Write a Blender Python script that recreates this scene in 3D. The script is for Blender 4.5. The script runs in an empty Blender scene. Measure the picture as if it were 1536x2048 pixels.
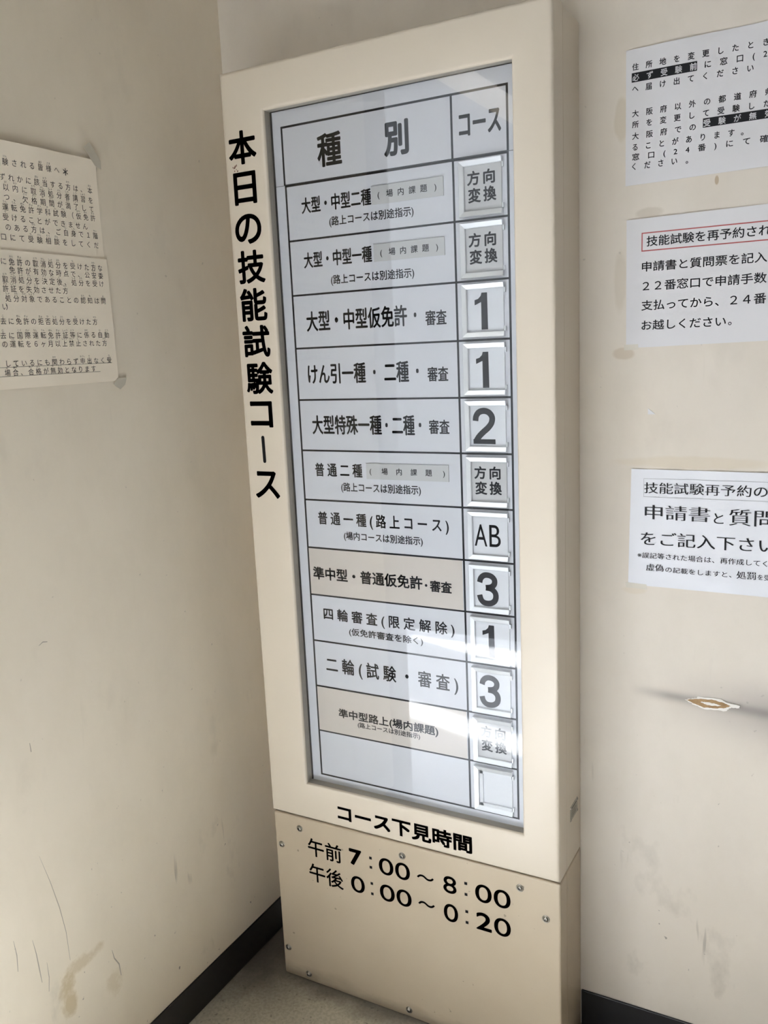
import bpy, math, random
from mathutils import Vector, Matrix

random.seed(7)
S = 0.6                       # the board is 0.6 m wide; all coordinates below are in board widths
SC = bpy.context.scene
COL = SC.collection

# ------------------------------------------------------------------ camera
cam = bpy.data.cameras.new('camera')
camo = bpy.data.objects.new('camera', cam)
COL.objects.link(camo)
R = Vector((0.87917, 0.47450, -0.04372)); U = Vector((-0.04980, 0.18274, 0.98190)); F = Vector((-0.47390, 0.86108, -0.18429))
C0 = Vector((1.67277, -2.15945, 2.14542)) * S
M = Matrix((R, U, -F)).transposed().to_4x4()
M.translation = C0
camo.matrix_world = M
cam.sensor_fit = 'VERTICAL'; cam.sensor_height = 36.0
cam.lens = 1726.508 / 2048 * 36.0
cam.clip_start = 0.02
SC.camera = camo

# ------------------------------------------------------------------ light
SKY = 3.6
SUN = 95.0
EXPOSURE = 0.14
SUN_MASK_X = -9.2
SUN_MASK_END = -0.40
PATCH = ((.40, -2.10), (1.60, -2.10), (1.60, -1.46), (.40, -1.46))  # floor area sunlit through a slot in the added roof
world = bpy.data.worlds.new('overcast_sky'); SC.world = world
world.use_nodes = True
bg = world.node_tree.nodes['Background']
bg.inputs[0].default_value = (0.96, 0.98, 1.02, 1); bg.inputs[1].default_value = SKY
sun = bpy.data.lights.new('sun', 'SUN'); sun.energy = SUN; sun.angle = 0.009; sun.color = (1.0, 0.985, 0.96)
suno = bpy.data.objects.new('sun', sun); COL.objects.link(suno)
SUN_DIR = Vector((0.74, 0.20, -0.62)).normalized()
suno.rotation_euler = SUN_DIR.to_track_quat('-Z', 'Y').to_euler()
suno.location = (2, -3, 5)
SC.view_settings.view_transform = 'Standard'; SC.view_settings.look = 'None'
SC.view_settings.exposure = EXPOSURE; SC.view_settings.gamma = 1.0; SC.view_settings.use_curve_mapping = False
SC.cycles.use_denoising = True
SC.cycles.max_bounces = 10; SC.cycles.diffuse_bounces = 6; SC.cycles.glossy_bounces = 5; SC.cycles.transparent_max_bounces = 12
SC.cycles.caustics_reflective = False; SC.cycles.caustics_refractive = False

# ------------------------------------------------------------------ materials
def mat(name, col, rough=0.5, metal=0.0, noise=None, spec=0.5, bump=None, coat=0.0):
    """noise = (scale, amount, darker colour); bump = (scale, strength)"""
    m = bpy.data.materials.new(name); m.use_nodes = True
    nt = m.node_tree; b = nt.nodes['Principled BSDF']
    b.inputs['Base Color'].default_value = (*col, 1); b.inputs['Roughness'].default_value = rough
    b.inputs['Metallic'].default_value = metal; b.inputs['Specular IOR Level'].default_value = spec
    b.inputs['Coat Weight'].default_value = coat; b.inputs['Coat Roughness'].default_value = 0.06
    if noise or bump:
        tc = nt.nodes.new('ShaderNodeTexCoord')
    if noise:
        n = nt.nodes.new('ShaderNodeTexNoise'); n.inputs['Scale'].default_value = noise[0]; n.inputs['Detail'].default_value = 6
        nt.links.new(tc.outputs['Object'], n.inputs['Vector'])
        r = nt.nodes.new('ShaderNodeMapRange'); r.inputs[1].default_value = 0.35; r.inputs[2].default_value = 0.7
        r.inputs[3].default_value = 0; r.inputs[4].default_value = noise[1]
        nt.links.new(n.outputs['Fac'], r.inputs[0])
        mx = nt.nodes.new('ShaderNodeMix'); mx.data_type = 'RGBA'
        mx.inputs[6].default_value = (*col, 1); mx.inputs[7].default_value = (*noise[2], 1)
        nt.links.new(r.outputs[0], mx.inputs[0]); nt.links.new(mx.outputs[2], b.inputs['Base Color'])
    if bump:
        n = nt.nodes.new('ShaderNodeTexNoise'); n.inputs['Scale'].default_value = bump[0]; n.inputs['Detail'].default_value = 3
        nt.links.new(tc.outputs['Object'], n.inputs['Vector'])
        bp = nt.nodes.new('ShaderNodeBump'); bp.inputs['Strength'].default_value = bump[1]; bp.inputs['Distance'].default_value = 0.002
        nt.links.new(n.outputs['Fac'], bp.inputs['Height']); nt.links.new(bp.outputs[0], b.inputs['Normal'])
    return m

class NG:
    """small helper to write node maths"""
    def __init__(s, nt): s.nt = nt
    def n(s, t, **k):
        x = s.nt.nodes.new(t)
        for a, v in k.items(): setattr(x, a, v)
        return x
    def put(s, sock, v):
        if hasattr(v, 'is_output'): s.nt.links.new(v, sock)
        else: sock.default_value = v
    def m(s, op, a, b=0.0, c=0.0):
        x = s.n('ShaderNodeMath', operation=op)
        for i, v in enumerate((a, b, c)): s.put(x.inputs[i], v)
        return x.outputs[0]
    def rng(s, v, a, b, c=0.0, d=1.0):
        x = s.n('ShaderNodeMapRange')
        for i, q in enumerate((v, a, b, c, d)): s.put(x.inputs[i], q)
        return x.outputs[0]
    def noise(s, vec, scale, detail=4.0, rough=0.5):
        x = s.n('ShaderNodeTexNoise'); s.put(x.inputs['Vector'], vec); x.inputs['Scale'].default_value = scale
        x.inputs['Detail'].default_value = detail; x.inputs['Roughness'].default_value = rough
        return x.outputs['Fac']
    def mapping(s, vec, scale, rot=(0, 0, 0)):
        x = s.n('ShaderNodeMapping'); s.put(x.inputs[0], vec); x.inputs['Scale'].default_value = scale; x.inputs['Rotation'].default_value = rot
        return x.outputs[0]
    def mix(s, f, a, b):
        x = s.n('ShaderNodeMix', data_type='RGBA')
        s.put(x.inputs[0], f); s.put(x.inputs[6], a if hasattr(a, 'is_output') else (*a, 1)); s.put(x.inputs[7], b if hasattr(b, 'is_output') else (*b, 1))
        return x.outputs[2]

def wall_material(name, base, rub_shade=False):
    m = bpy.data.materials.new(name); m.use_nodes = True
    nt = m.node_tree; g = NG(nt); b = nt.nodes['Principled BSDF']
    b.inputs['Roughness'].default_value = 0.55; b.inputs['Specular IOR Level'].default_value = 0.3
    pos = g.n('ShaderNodeNewGeometry').outputs['Position']
    sx = g.n('ShaderNodeSeparateXYZ'); nt.links.new(pos, sx.inputs[0])
    x, y, z = sx.outputs
    # soft mottling of old paint
    c = g.mix(g.rng(g.noise(pos, 2.6, 5), .38, .68, 0, .45), base, tuple(v * k for v, k in zip(base, (.93, .93, .955))))
    c = g.mix(g.rng(g.noise(pos, 1.1, 3), .45, .7, 0, .5), c, tuple(v * k for v, k in zip(base, (1.0, .965, .88))))
    c = g.mix(g.rng(g.noise(g.mapping(pos, (1, 1, .55)), 13, 6, .62), .42, .70, 0, .35), c, tuple(v * k for v, k in zip(base, (.86, .85, .83))))
    low = g.rng(z, 0.75, 0.06, 0, 1)                      # people brush against the lower wall
    # smudges
    sm = g.m('MULTIPLY', g.rng(g.noise(g.mapping(pos, (1, 1, .6)), 9, 5, .6), .60, .78), g.m('ADD', .14, g.m('MULTIPLY', low, .55)))
    c = g.mix(sm, c, (.30, .27, .22))
    # small specks
    sp = g.m('MULTIPLY', g.rng(g.noise(pos, 75, 2, .5), .735, .78), g.m('ADD', .25, g.m('MULTIPLY', low, .6)))
    c = g.mix(sp, c, (.16, .14, .12))
    # fine near-vertical scratches, broken up
    st = g.rng(g.noise(g.mapping(pos, (1, 1, .10), (.10, .10, .3)), 60, 2, .5), .67, .72)
    br = g.rng(g.noise(pos, 6, 3), .55, .66)
    c = g.mix(g.m('MULTIPLY', g.m('MULTIPLY', st, br), g.m('ADD', .06, g.m('MULTIPLY', low, .55))), c, (.22, .19, .15))
    if rub_shade:
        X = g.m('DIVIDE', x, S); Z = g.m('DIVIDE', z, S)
        # grey rub dirt and the dent's shade painted as one streak, darkest on its line
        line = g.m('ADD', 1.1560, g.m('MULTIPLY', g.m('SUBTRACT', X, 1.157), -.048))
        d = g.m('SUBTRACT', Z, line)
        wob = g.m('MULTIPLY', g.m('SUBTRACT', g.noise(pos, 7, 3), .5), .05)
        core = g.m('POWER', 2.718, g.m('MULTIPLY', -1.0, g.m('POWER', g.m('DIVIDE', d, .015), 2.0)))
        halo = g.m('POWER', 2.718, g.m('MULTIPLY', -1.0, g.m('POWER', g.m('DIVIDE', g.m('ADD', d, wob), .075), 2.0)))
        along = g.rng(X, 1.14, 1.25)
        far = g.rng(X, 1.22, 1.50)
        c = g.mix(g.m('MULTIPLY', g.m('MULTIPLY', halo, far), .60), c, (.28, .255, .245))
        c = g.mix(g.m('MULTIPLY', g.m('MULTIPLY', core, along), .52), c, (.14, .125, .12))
        # yellowed paste marks around the notices
        def spot(cx, cz, rx, rz, amt, col):
            nonlocal c
            q = g.m('ADD', g.m('POWER', g.m('DIVIDE', g.m('SUBTRACT', X, cx), rx), 2.0), g.m('POWER', g.m('DIVIDE', g.m('SUBTRACT', Z, cz), rz), 2.0))
            q = g.m('ADD', q, g.m('MULTIPLY', g.m('SUBTRACT', g.noise(pos, 22, 4), .5), 1.6))
            c = g.mix(g.rng(q, 1.15, .55, 0, amt), c, col)
        spot(1.108, 2.70, .018, .055, .35, (.50, .42, .28)); spot(1.106, 2.30, .018, .09, .3, (.50, .43, .32))
        spot(1.18, 2.464, .035, .014, .45, (.48, .42, .33)); spot(1.118, 2.108, .03, .016, .5, (.50, .40, .28))
        spot(1.30, 1.815, .20, .018, .28, (.58, .47, .30)); spot(1.15, 1.452, .035, .012, .3, (.60, .50, .34))
        spot(1.343, 2.523, .0052, .0115, .8, (.42, .31, .19))
    else:
        # old ochre drips near the floor
        Y = g.m('DIVIDE', y, S); Z = g.m('DIVIDE', z, S)
        for cy, cz, ry, rz, amt in [(-.765, .43, .035, .085, .75), (-.70, .50, .09, .03, .5), (-.60, .36, .05, .05, .35)]:
            q = g.m('ADD', g.m('POWER', g.m('DIVIDE', g.m('SUBTRACT', Y, cy), ry), 2.0), g.m('POWER', g.m('DIVIDE', g.m('SUBTRACT', Z, cz), rz), 2.0))
            q = g.m('ADD', q, g.m('MULTIPLY', g.m('SUBTRACT', g.noise(pos, 30, 5, .65), .5), 3.2))
            c = g.mix(g.rng(q, .75, .1, 0, amt), c, (.52, .41, .24))
    nt.links.new(c, b.inputs['Base Color'])
    bp = g.n('ShaderNodeBump'); bp.inputs['Strength'].default_value = .06; bp.inputs['Distance'].default_value = .002
    nt.links.new(g.noise(pos, 190, 2), bp.inputs['Height']); nt.links.new(bp.outputs[0], b.inputs['Normal'])
    return m

def floor_material():
    m = bpy.data.materials.new('speckled_vinyl'); m.use_nodes = True
    nt = m.node_tree; g = NG(nt); b = nt.nodes['Principled BSDF']; b.inputs['Roughness'].default_value = .42
    pos = g.n('ShaderNodeNewGeometry').outputs['Position']
    sx = g.n('ShaderNodeSeparateXYZ'); nt.links.new(pos, sx.inputs[0]); x, y, z = sx.outputs
    c = g.mix(g.rng(g.noise(pos, 160, 3), .4, .6), (.41, .38, .295), (.50, .465, .37))
    c = g.mix(g.rng(g.noise(pos, 95, 2), .64, .72, 0, .6), c, (.12, .11, .085))
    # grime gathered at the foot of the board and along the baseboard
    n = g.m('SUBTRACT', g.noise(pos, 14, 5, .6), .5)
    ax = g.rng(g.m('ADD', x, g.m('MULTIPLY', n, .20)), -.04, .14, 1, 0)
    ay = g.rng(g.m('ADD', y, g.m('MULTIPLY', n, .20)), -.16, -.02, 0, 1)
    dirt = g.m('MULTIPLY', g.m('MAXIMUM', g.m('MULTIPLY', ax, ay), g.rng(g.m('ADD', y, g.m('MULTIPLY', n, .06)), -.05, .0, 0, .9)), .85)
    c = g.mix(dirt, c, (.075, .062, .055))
    nt.links.new(c, b.inputs['Base Color'])
    return m

def glass_material():
    """clear pane: passes light straight through, mirrors by angle (Schlick)"""
    m = bpy.data.materials.new('clear_glass'); m.use_nodes = True
    nt = m.node_tree; nt.nodes.clear(); g = NG(nt)
    out = g.n('ShaderNodeOutputMaterial'); mixs = g.n('ShaderNodeMixShader'); tr = g.n('ShaderNodeBsdfTransparent'); gl = g.n('ShaderNodeBsdfGlossy')
    tr.inputs[0].default_value = (.985, .992, .99, 1); gl.inputs['Roughness'].default_value = .004
    geo = g.n('ShaderNodeNewGeometry'); dot = g.n('ShaderNodeVectorMath', operation='DOT_PRODUCT')
    nt.links.new(geo.outputs['Incoming'], dot.inputs[0]); nt.links.new(geo.outputs['Normal'], dot.inputs[1])
    c = g.m('ABSOLUTE', dot.outputs['Value'])
    f = g.m('ADD', .043, g.m('MULTIPLY', .957, g.m('POWER', g.m('SUBTRACT', 1.0, c), 5.0)))
    nt.links.new(f, mixs.inputs[0]); nt.links.new(tr.outputs[0], mixs.inputs[1]); nt.links.new(gl.outputs[0], mixs.inputs[2])
    nt.links.new(mixs.outputs[0], out.inputs[0])
    return m

CREAM = mat('cream_enamel', (.665, .59, .475), .34, noise=(5, .35, (.635, .56, .445)), bump=(260, .05))
CREAM_LOW = mat('cream_enamel_shaded_grimy', (.53, .445, .325), .36, bump=(260, .05))  # same enamel darkened for the base panel's shade, with real grime at its foot
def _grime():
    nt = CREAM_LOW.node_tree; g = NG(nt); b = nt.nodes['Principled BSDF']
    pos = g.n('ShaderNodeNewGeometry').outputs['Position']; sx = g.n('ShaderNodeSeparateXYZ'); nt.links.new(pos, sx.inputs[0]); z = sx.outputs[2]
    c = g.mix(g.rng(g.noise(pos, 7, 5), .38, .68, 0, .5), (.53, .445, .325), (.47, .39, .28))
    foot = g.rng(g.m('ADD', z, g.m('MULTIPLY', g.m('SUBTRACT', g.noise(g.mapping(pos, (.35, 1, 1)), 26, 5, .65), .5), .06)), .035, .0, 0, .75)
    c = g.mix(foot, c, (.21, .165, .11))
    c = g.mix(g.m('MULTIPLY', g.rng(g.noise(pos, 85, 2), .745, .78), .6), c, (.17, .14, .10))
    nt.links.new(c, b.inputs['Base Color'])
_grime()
SHEET = mat('white_sheet', (.65, .655, .70), .38)
HEADSHEET = mat('white_header_sheet', (.63, .63, .67), .38)
INK = mat('black_vinyl_lettering', (.007, .007, .008), .5, spec=.12)
PRINT = mat('printed_black', (.012, .012, .015), .5, spec=.15)
TAN = mat('beige_sticker', (.62, .56, .51), .30, coat=.2)
FILM = mat('grey_film_strip', (.55, .55, .555), .35)
FILMEDGE = mat('film_strip_edge', (.25, .25, .25), .5)
ALU = mat('satin_aluminium', (.80, .81, .83), .38, metal=.7)
CARDW = mat('white_card', (.72, .73, .77), .4)
CARDG = mat('grey_card', (.56, .555, .56), .4)
NUM = mat('charcoal_numeral', (.02, .02, .024), .5, spec=.15)
GASKET = mat('black_gasket', (.015, .014, .013), .6)
STEEL = mat('screw_steel', (.34, .32, .28), .34, metal=1.0)
DARKHOLE = mat('recess_dark', (.02, .02, .02), .7)
PLATE = mat('brushed_nameplate', (.42, .39, .33), .45, metal=.6, noise=(60, .6, (.30, .28, .23)))
PAPER = mat('office_paper', (.66, .65, .65), .65)
PAPEROLD = mat('aged_paper', (.84, .75, .60), .6)
LAM = mat('laminated_paper', (.70, .71, .735), .22, coat=.6)
LAMCLEAR = mat('laminate_edge', (.62, .585, .49), .18, coat=.6)
OLDINK = mat('faded_print', (.055, .05, .045), .6)
PAPINK = mat('paper_print', (.014, .014, .016), .55, spec=.2)
RED = mat('red_print', (.42, .09, .085), .55)
WHITEINK = mat('paper_white_print', (.68, .68, .69), .6)
TAPE = mat('yellowed_tape', (.52, .475, .375), .3)
TAPEC = mat('clear_tape', (.64, .60, .51), .2)
RUST = mat('rust_chip', (.16, .075, .05), .8)
VINYLB = mat('black_baseboard_vinyl', (.014, .014, .0155), .38)
KRAFT = mat('torn_kraft_board', (.40, .26, .13), .85, noise=(90, .8, (.24, .14, .06)))
TORN = mat('torn_white_paper', (.80, .77, .71), .8)
SCUFF = mat('scuff_grey', (.37, .33, .265), .7)
STAIN = mat('stain_ochre', (.53, .455, .32), .6)
WALL = wall_material('painted_wall', (.76, .68, .54))
WALLB = wall_material('painted_wall_marked', (.68, .62, .53), rub_shade=True)
DARKWALL = mat('dark_panelling', (.10, .09, .08), .6)
TILE = mat('entrance_tile', (.70, .735, .79), .6, noise=(30, .3, (.65, .68, .73)))
FRONTWALL = mat('front_wall_paint', (.52, .51, .49), .6)
DUSK = mat('dark_cladding', (.16, .17, .18), .8)
CHANNEL = mat('glazing_channel_shaded', (.40, .36, .295), .5)
CEIL = mat('ceiling_board', (.42, .41, .385), .8)
FLOOR = floor_material()
CONC = mat('pale_concrete', (.70, .72, .76), .8, noise=(4, .4, (.62, .64, .68)))
ASPH = mat('asphalt', (.055, .055, .06), .9, noise=(40, .5, (.04, .04, .042)))
GLASS = glass_material()
MASK_SHEET = bpy.data.materials.new('sun_mask_sheet'); MASK_SHEET.use_nodes = True     # translucent sheet of the added roof, brightens the porch below
_g = NG(MASK_SHEET.node_tree); _a = _g.n('ShaderNodeAddShader'); _t = _g.n('ShaderNodeBsdfTranslucent'); _t.inputs[0].default_value = (.36, .37, .39, 1)
_d = MASK_SHEET.node_tree.nodes['Principled BSDF']; _d.inputs['Base Color'].default_value = (.35, .36, .37, 1); _d.inputs['Roughness'].default_value = .6
MASK_SHEET.node_tree.links.new(_d.outputs[0], _a.inputs[0]); MASK_SHEET.node_tree.links.new(_t.outputs[0], _a.inputs[1])
MASK_SHEET.node_tree.links.new(_a.outputs[0], MASK_SHEET.node_tree.nodes['Material Output'].inputs[0])
JAMB = mat('grey_door_jamb', (.20, .195, .185), .5)

# ------------------------------------------------------------------ mesh builder
class MB:
    def __init__(s): s.v = []; s.f = []; s.mi = []
    def add(s, vs, fs, mi=0):
        o = len(s.v); s.v += [tuple(q) for q in vs]; s.f += [tuple(i + o for i in f) for f in fs]; s.mi += [mi] * len(fs)
    def box(s, x0, x1, y0, y1, z0, z1, mi=0):
        s.add([(x0, y0, z0), (x1, y0, z0), (x1, y1, z0), (x0, y1, z0), (x0, y0, z1), (x1, y0, z1), (x1, y1, z1), (x0, y1, z1)],
              [(0, 3, 2, 1), (4, 5, 6, 7), (0, 1, 5, 4), (1, 2, 6, 5), (2, 3, 7, 6), (3, 0, 4, 7)], mi)
    def loops(s, loops, mi=0, close=False):
        """bridge rings of points one after the other"""
        n = len(loops[0]); vs = [p for l in loops for p in l]; fs = []
        for a in range(len(loops) - 1 + (1 if close else 0)):
            b = (a + 1) % len(loops)
            for i in range(n):
                j = (i + 1) % n
                fs.append((a * n + i, a * n + j, b * n + j, b * n + i))
        s.add(vs, fs, mi)
    def prism(s, pts, front, back, mi=0):
        """outline in the wall plane given twice: pts -> front(p), back(p)"""
        n = len(pts); s.add([front(p) for p in pts] + [back(p) for p in pts],
              [tuple(range(n)), tuple(range(2 * n - 1, n - 1, -1))] + [(i, i + n, (i + 1) % n + n, (i + 1) % n) for i in range(n)], mi)
    def build(s, name, mats, parent=None, smooth=None, bevel=None, origin=(0, 0, 0)):
        me = bpy.data.meshes.new(name)
        ox, oy, oz = origin
        me.from_pydata([((a - ox) * S, (b - oy) * S, (c - oz) * S) for a, b, c in s.v], [], s.f); me.update()
        for m in (mats if isinstance(mats, (list, tuple)) else [mats]): me.materials.append(m)
        for p, i in zip(me.polygons, s.mi): p.material_index = i
        if smooth is not None:
            for p in me.polygons: p.use_smooth = True
            me.set_sharp_from_angle(angle=math.radians(smooth))
        o = bpy.data.objects.new(name, me); COL.objects.link(o)
        o.location = Vector(origin) * S
        if bevel:
            b = o.modifiers.new('bevel', 'BEVEL'); b.width = bevel[0] * S; b.segments = bevel[1]; b.limit_method = 'ANGLE'; b.angle_limit = math.radians(40)
        if parent is not None:
            o.parent = parent
            q = parent; off = Vector((0, 0, 0))
            while q is not None: off += Vector(q.location); q = q.parent
            o.location = Vector(origin) * S - off
        return o

def tag(o, label, cat, group=None):
    o['label'] = label; o['category'] = cat
    if group: o['group'] = group
    return o
def struct(o): o['kind'] = 'structure'; return o
def empty(name, loc): 
    o = bpy.data.objects.new(name, None); COL.objects.link(o); o.location = Vector(loc) * S; o.empty_display_size = .05
    return o

# ------------------------------------------------------------------ lettering
_cache = {}
def glyphs(s, thin=0.0, res=4):
    key = (s, thin, res)
    if key in _cache: return _cache[key]
    cu = bpy.data.curves.new('text', 'FONT'); cu.body = s; cu.size = 1; cu.resolution_u = res; cu.offset = -thin
    o = bpy.data.objects.new('text', cu); COL.objects.link(o)
    bpy.context.view_layer.update()
    ev = o.evaluated_get(bpy.context.evaluated_depsgraph_get()); me = ev.to_mesh()
    vs = [(v.co.x, v.co.y) for v in me.vertices]; fs = [tuple(p.vertices) for p in me.polygons]
    ev.to_mesh_clear(); bpy.data.objects.remove(o); bpy.data.curves.remove(cu)
    _cache[key] = (vs, fs); return vs, fs
def bbox(vs):
    xs = [v[0] for v in vs]; ys = [v[1] for v in vs]
    return min(xs), max(xs), min(ys), max(ys)
PUNCT = '()（）、。・ 　：:～〜'
ROUND = [(math.cos(a * math.pi / 6), math.sin(a * math.pi / 6)) for a in range(12)]
SQUARE = [(1, 1), (1, -1), (-1, 1), (-1, -1), (0, 1), (0, -1), (1, 0), (-1, 0)]
FEW = [(1, 0), (-1, 0), (0, 1), (0, -1)]
def onplane(kind, d, f=None):
    """in-plane (a, b) -> space; kind 'y': wall facing -y at depth d; 'x': wall facing +x at depth d"""
    if kind == 'y': return lambda a, b: (a, d - (f(a, b) if f else 0), b)
    return lambda a, b: (d + (f(a, b) if f else 0), a, b)
def letter(mb, place, s, a0, b0, a1, b1, h, e=0.0, kern=ROUND, mi=0, thin=0.0, free=False):
    """the string's ink runs from (a0,b0) to (a1,b1) along its middle line, its full-height characters h tall, strokes fattened by e"""
    res = 12 if free else (7 if h > .05 else 4)
    vs, fs = glyphs(s, thin, res)
    x0, x1, y0, y1 = bbox(vs)
    core = ''.join(c for c in s if c not in PUNCT)
    if core and core != s and not free: _, _, y0, y1 = bbox(glyphs(core, thin, res)[0])
    L = math.hypot(a1 - a0, b1 - b0); ux, uy = (a1 - a0) / L, (b1 - b0) / L
    kx = (L - 2 * e) / (x1 - x0); ky = (h - 2 * e) / (y1 - y0); cy = (y0 + y1) / 2
    pts = []
    for x, y in vs:
        p = (x - x0) * kx + e; q = (y - cy) * ky
        pts.append((a0 + ux * p - uy * q, b0 + uy * p + ux * q))
    for dx, dy in ([(0, 0)] + (list(kern) if e > 0 else [])):
        mb.add([place(a + dx * e, b + dy * e) for a, b in pts], fs, mi)
def spaced(mb, place, s, a0, b, a1, h, w, e=0.0, mi=0):
    """characters spread evenly from a0 to a1, each w wide where its own shape allows"""
    n = len(s); k = w / .93; we = .0065 if s[0] == '(' else w; pitch = (a1 - a0 - we) / (n - 1)
    for i, ch in enumerate(s):
        vs, fs = glyphs(ch); x0, x1, y0, y1 = bbox(vs); kk = h / .93
        full = ch not in '()'
        c = a0 + we / 2 + pitch * i; mx = .5 if full else (x0 + x1) / 2
        pts = [(c + (x - mx) * k, b + (y - .38) * kk) for x, y in vs]
        for dx, dy in ([(0, 0)] + (FEW if e else [])): mb.add([place(x + dx * e, y + dy * e) for x, y in pts], fs, mi)
def capsule(mb, place, a0, b0, a1, b1, r, mi=0):
    ang = math.atan2(b1 - b0, a1 - a0); pts = []
    for k in range(9): t = ang + math.pi / 2 + math.pi * k / 8; pts.append((a0 + r * math.cos(t), b0 + r * math.sin(t)))
    for k in range(9): t = ang - math.pi / 2 + math.pi * k / 8; pts.append((a1 + r * math.cos(t), b1 + r * math.sin(t)))
    mb.add([place(*p) for p in pts], [tuple(range(len(pts)))], mi)
def flat(mb, place, pts, mi=0): mb.add([place(*p) for p in pts], [tuple(range(len(pts)))], mi)
def bar(mb, place, a0, a1, b0, b1, mi=0): flat(mb, place, [(a0, b0), (a1, b0), (a1, b1), (a0, b1)], mi)

# ------------------------------------------------------------------ setting
XL, YB, HB = -0.1564, 0.2249, 0.1256     # left wall, back wall, baseboard height
YEND, ZC = -1.10, 4.35                   # left wall ends at a doorway; ceiling height

def steps(a, b, n): return [a + (b - a) * i / n for i in range(n + 1)]
gx = [XL, .4, .95] + steps(1.05, 1.75, 70) + [2.4, 3.3]
gz = [0, .4, .8] + steps(.90, 1.40, 70) + [1.7, 2.4, 3.2, ZC]
def dent(x, z):
    a = min(1, max(0, (x - 1.14) / .28)); d = z - (1.1560 - .048 * (x - 1.157))
    return a * (.0035 * math.exp(-(d / .016) ** 2) + .0045 * math.exp(-(d / .07) ** 2))
mb = MB(); n = len(gz)
mb.add([(x, YB + dent(x, z), z) for x in gx for z in gz],
       [(i * n + j, (i + 1) * n + j, (i + 1) * n + j + 1, i * n + j + 1) for i in range(len(gx) - 1) for j in range(n - 1)])
mb.box(XL, 3.3, YB + .03, YB + .2, 0, ZC)
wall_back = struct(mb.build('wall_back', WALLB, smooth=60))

mb = MB(); mb.box(XL - .22, XL, YEND, YB + .2, 0, ZC)
wall_left = struct(mb.build('wall_left', WALL))
mb = MB(); mb.box(XL - .26, XL + .02, YEND - .16, YEND, 0, ZC)
struct(mb.build('trim_1', JAMB, bevel=(.01, 2)))
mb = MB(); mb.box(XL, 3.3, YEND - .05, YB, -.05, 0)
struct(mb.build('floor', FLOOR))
mb = MB(); mb.box(1.0005, 3.3, YB - .007, YB, 0, HB)
struct(mb.build('baseboard_back', VINYLB, bevel=(.003, 2)))
mb = MB(); mb.box(XL, XL + .007, YEND, YB - .007, 0, HB)
struct(mb.build('baseboard_left', VINYLB, bevel=(.003, 2)))
# the room's other walls: daylight comes only through the wide doorway left of the photographer 
XR, YF = 3.3, -4.6
DOOR_Z = 3.55
mb = MB(); mb.box(XR, XR + .2, YF, YB + .2, 0, ZC)
struct(mb.build('wall_right', DARKWALL))
mb = MB(); mb.box(XL - .22, XR + .2, YF - .2, YF, 0, ZC)
struct(mb.build('wall_front', FRONTWALL))
mb = MB(); mb.box(XL - .22, XL, YF, YEND - .16, DOOR_Z, ZC)
struct(mb.build('trim_2', WALL))
# outside the doorway: paved porch, then an asphalt yard; an added unseen roof is slotted to shape the sun
mb = MB(); mb.box(-12.0, XL, -3.55, 3.0, -.06, -.001)
struct(mb.build('porch_slab', CONC))
mb = MB(); mb.box(XL, XR, YF, YEND - .05, -.05, -.0005)
struct(mb.build('floor_entrance', TILE))
mb = MB(); mb.box(-40, -12.0, -40, 12, -.10, -.03); mb.box(-12.0, 30, -40, -3.55, -.10, -.03)
struct(mb.build('asphalt_yard', ASPH))
mb = MB(); mb.box(-30, 20, -9, -8, -.1, 7.5)
struct(mb.build('neighbouring_wall', DUSK))
mb = MB(); mb.box(XL - .22, XR + .2, YF - .2, YB + .2, ZC, ZC + .05)
struct(mb.build('ceiling', CEIL))
SUN_MASK_Z = 5.6
k = SUN_MASK_Z / -SUN_DIR.z
def up(x, y): return x - SUN_DIR.x * k, y - SUN_DIR.y * k     # where the ray that lands at (x, y) crosses the added roof
slots = [PATCH, ((-.866, -2.335), (.30, -2.010), (.30, -1.836), (-.866, -2.165)), ((-1.20, -3.40), (-.10, -3.33), (-.10, -3.02), (-1.20, -3.37))]
mb = MB()
XA, XB_, Y0, Y1 = SUN_MASK_X, SUN_MASK_END, YF - 3.0, 3.0
def mask_poly(pts): mb.add([(p[0], p[1], SUN_MASK_Z) for p in pts], [tuple(range(len(pts)))])
def band(y0, y1, holes):
    """added roof between y0 and y1 less the holes (x span low edge, x span high edge as ((x,y),(x,y)) corner lists)"""
    if not holes: return mask_poly([(XA, y0), (XB_, y0), (XB_, y1), (XA, y1)])
    x = XA
    for a, c, d, b in sorted(holes):
        mask_poly([(x, y0), (a[0], y0), (a[0], y1), (x, y1)])
        if min(a[1], c[1]) > y0 + 1e-6 or a[1] != c[1]: mask_poly([(a[0], y0), (c[0], y0), (c[0], c[1]), (a[0], a[1])])
        if max(b[1], d[1]) < y1 - 1e-6 or b[1] != d[1]: mask_poly([(b[0], b[1]), (d[0], d[1]), (d[0], y1), (b[0], y1)])
        x = c[0]
    mask_poly([(x, y0), (XB_, y0), (XB_, y1), (x, y1)])
hs = [[up(*p) for p in s] for s in slots]
spans = sorted((min(p[1] for p in h), max(p[1] for p in h), h) for h in hs)
groups = []
for lo, hi, h in spans:
    if groups and lo < groups[-1][1]: groups[-1][1] = max(groups[-1][1], hi); groups[-1][2].append(h)
    else: groups.append([lo, hi, [h]])
y = Y0
for lo, hi, g in groups:
    band(y, lo, []); band(lo, hi, g); y = hi
band(y, max(Y1, y + .05), [])
struct(mb.build('sun_mask_roof', MASK_SHEET))

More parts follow.
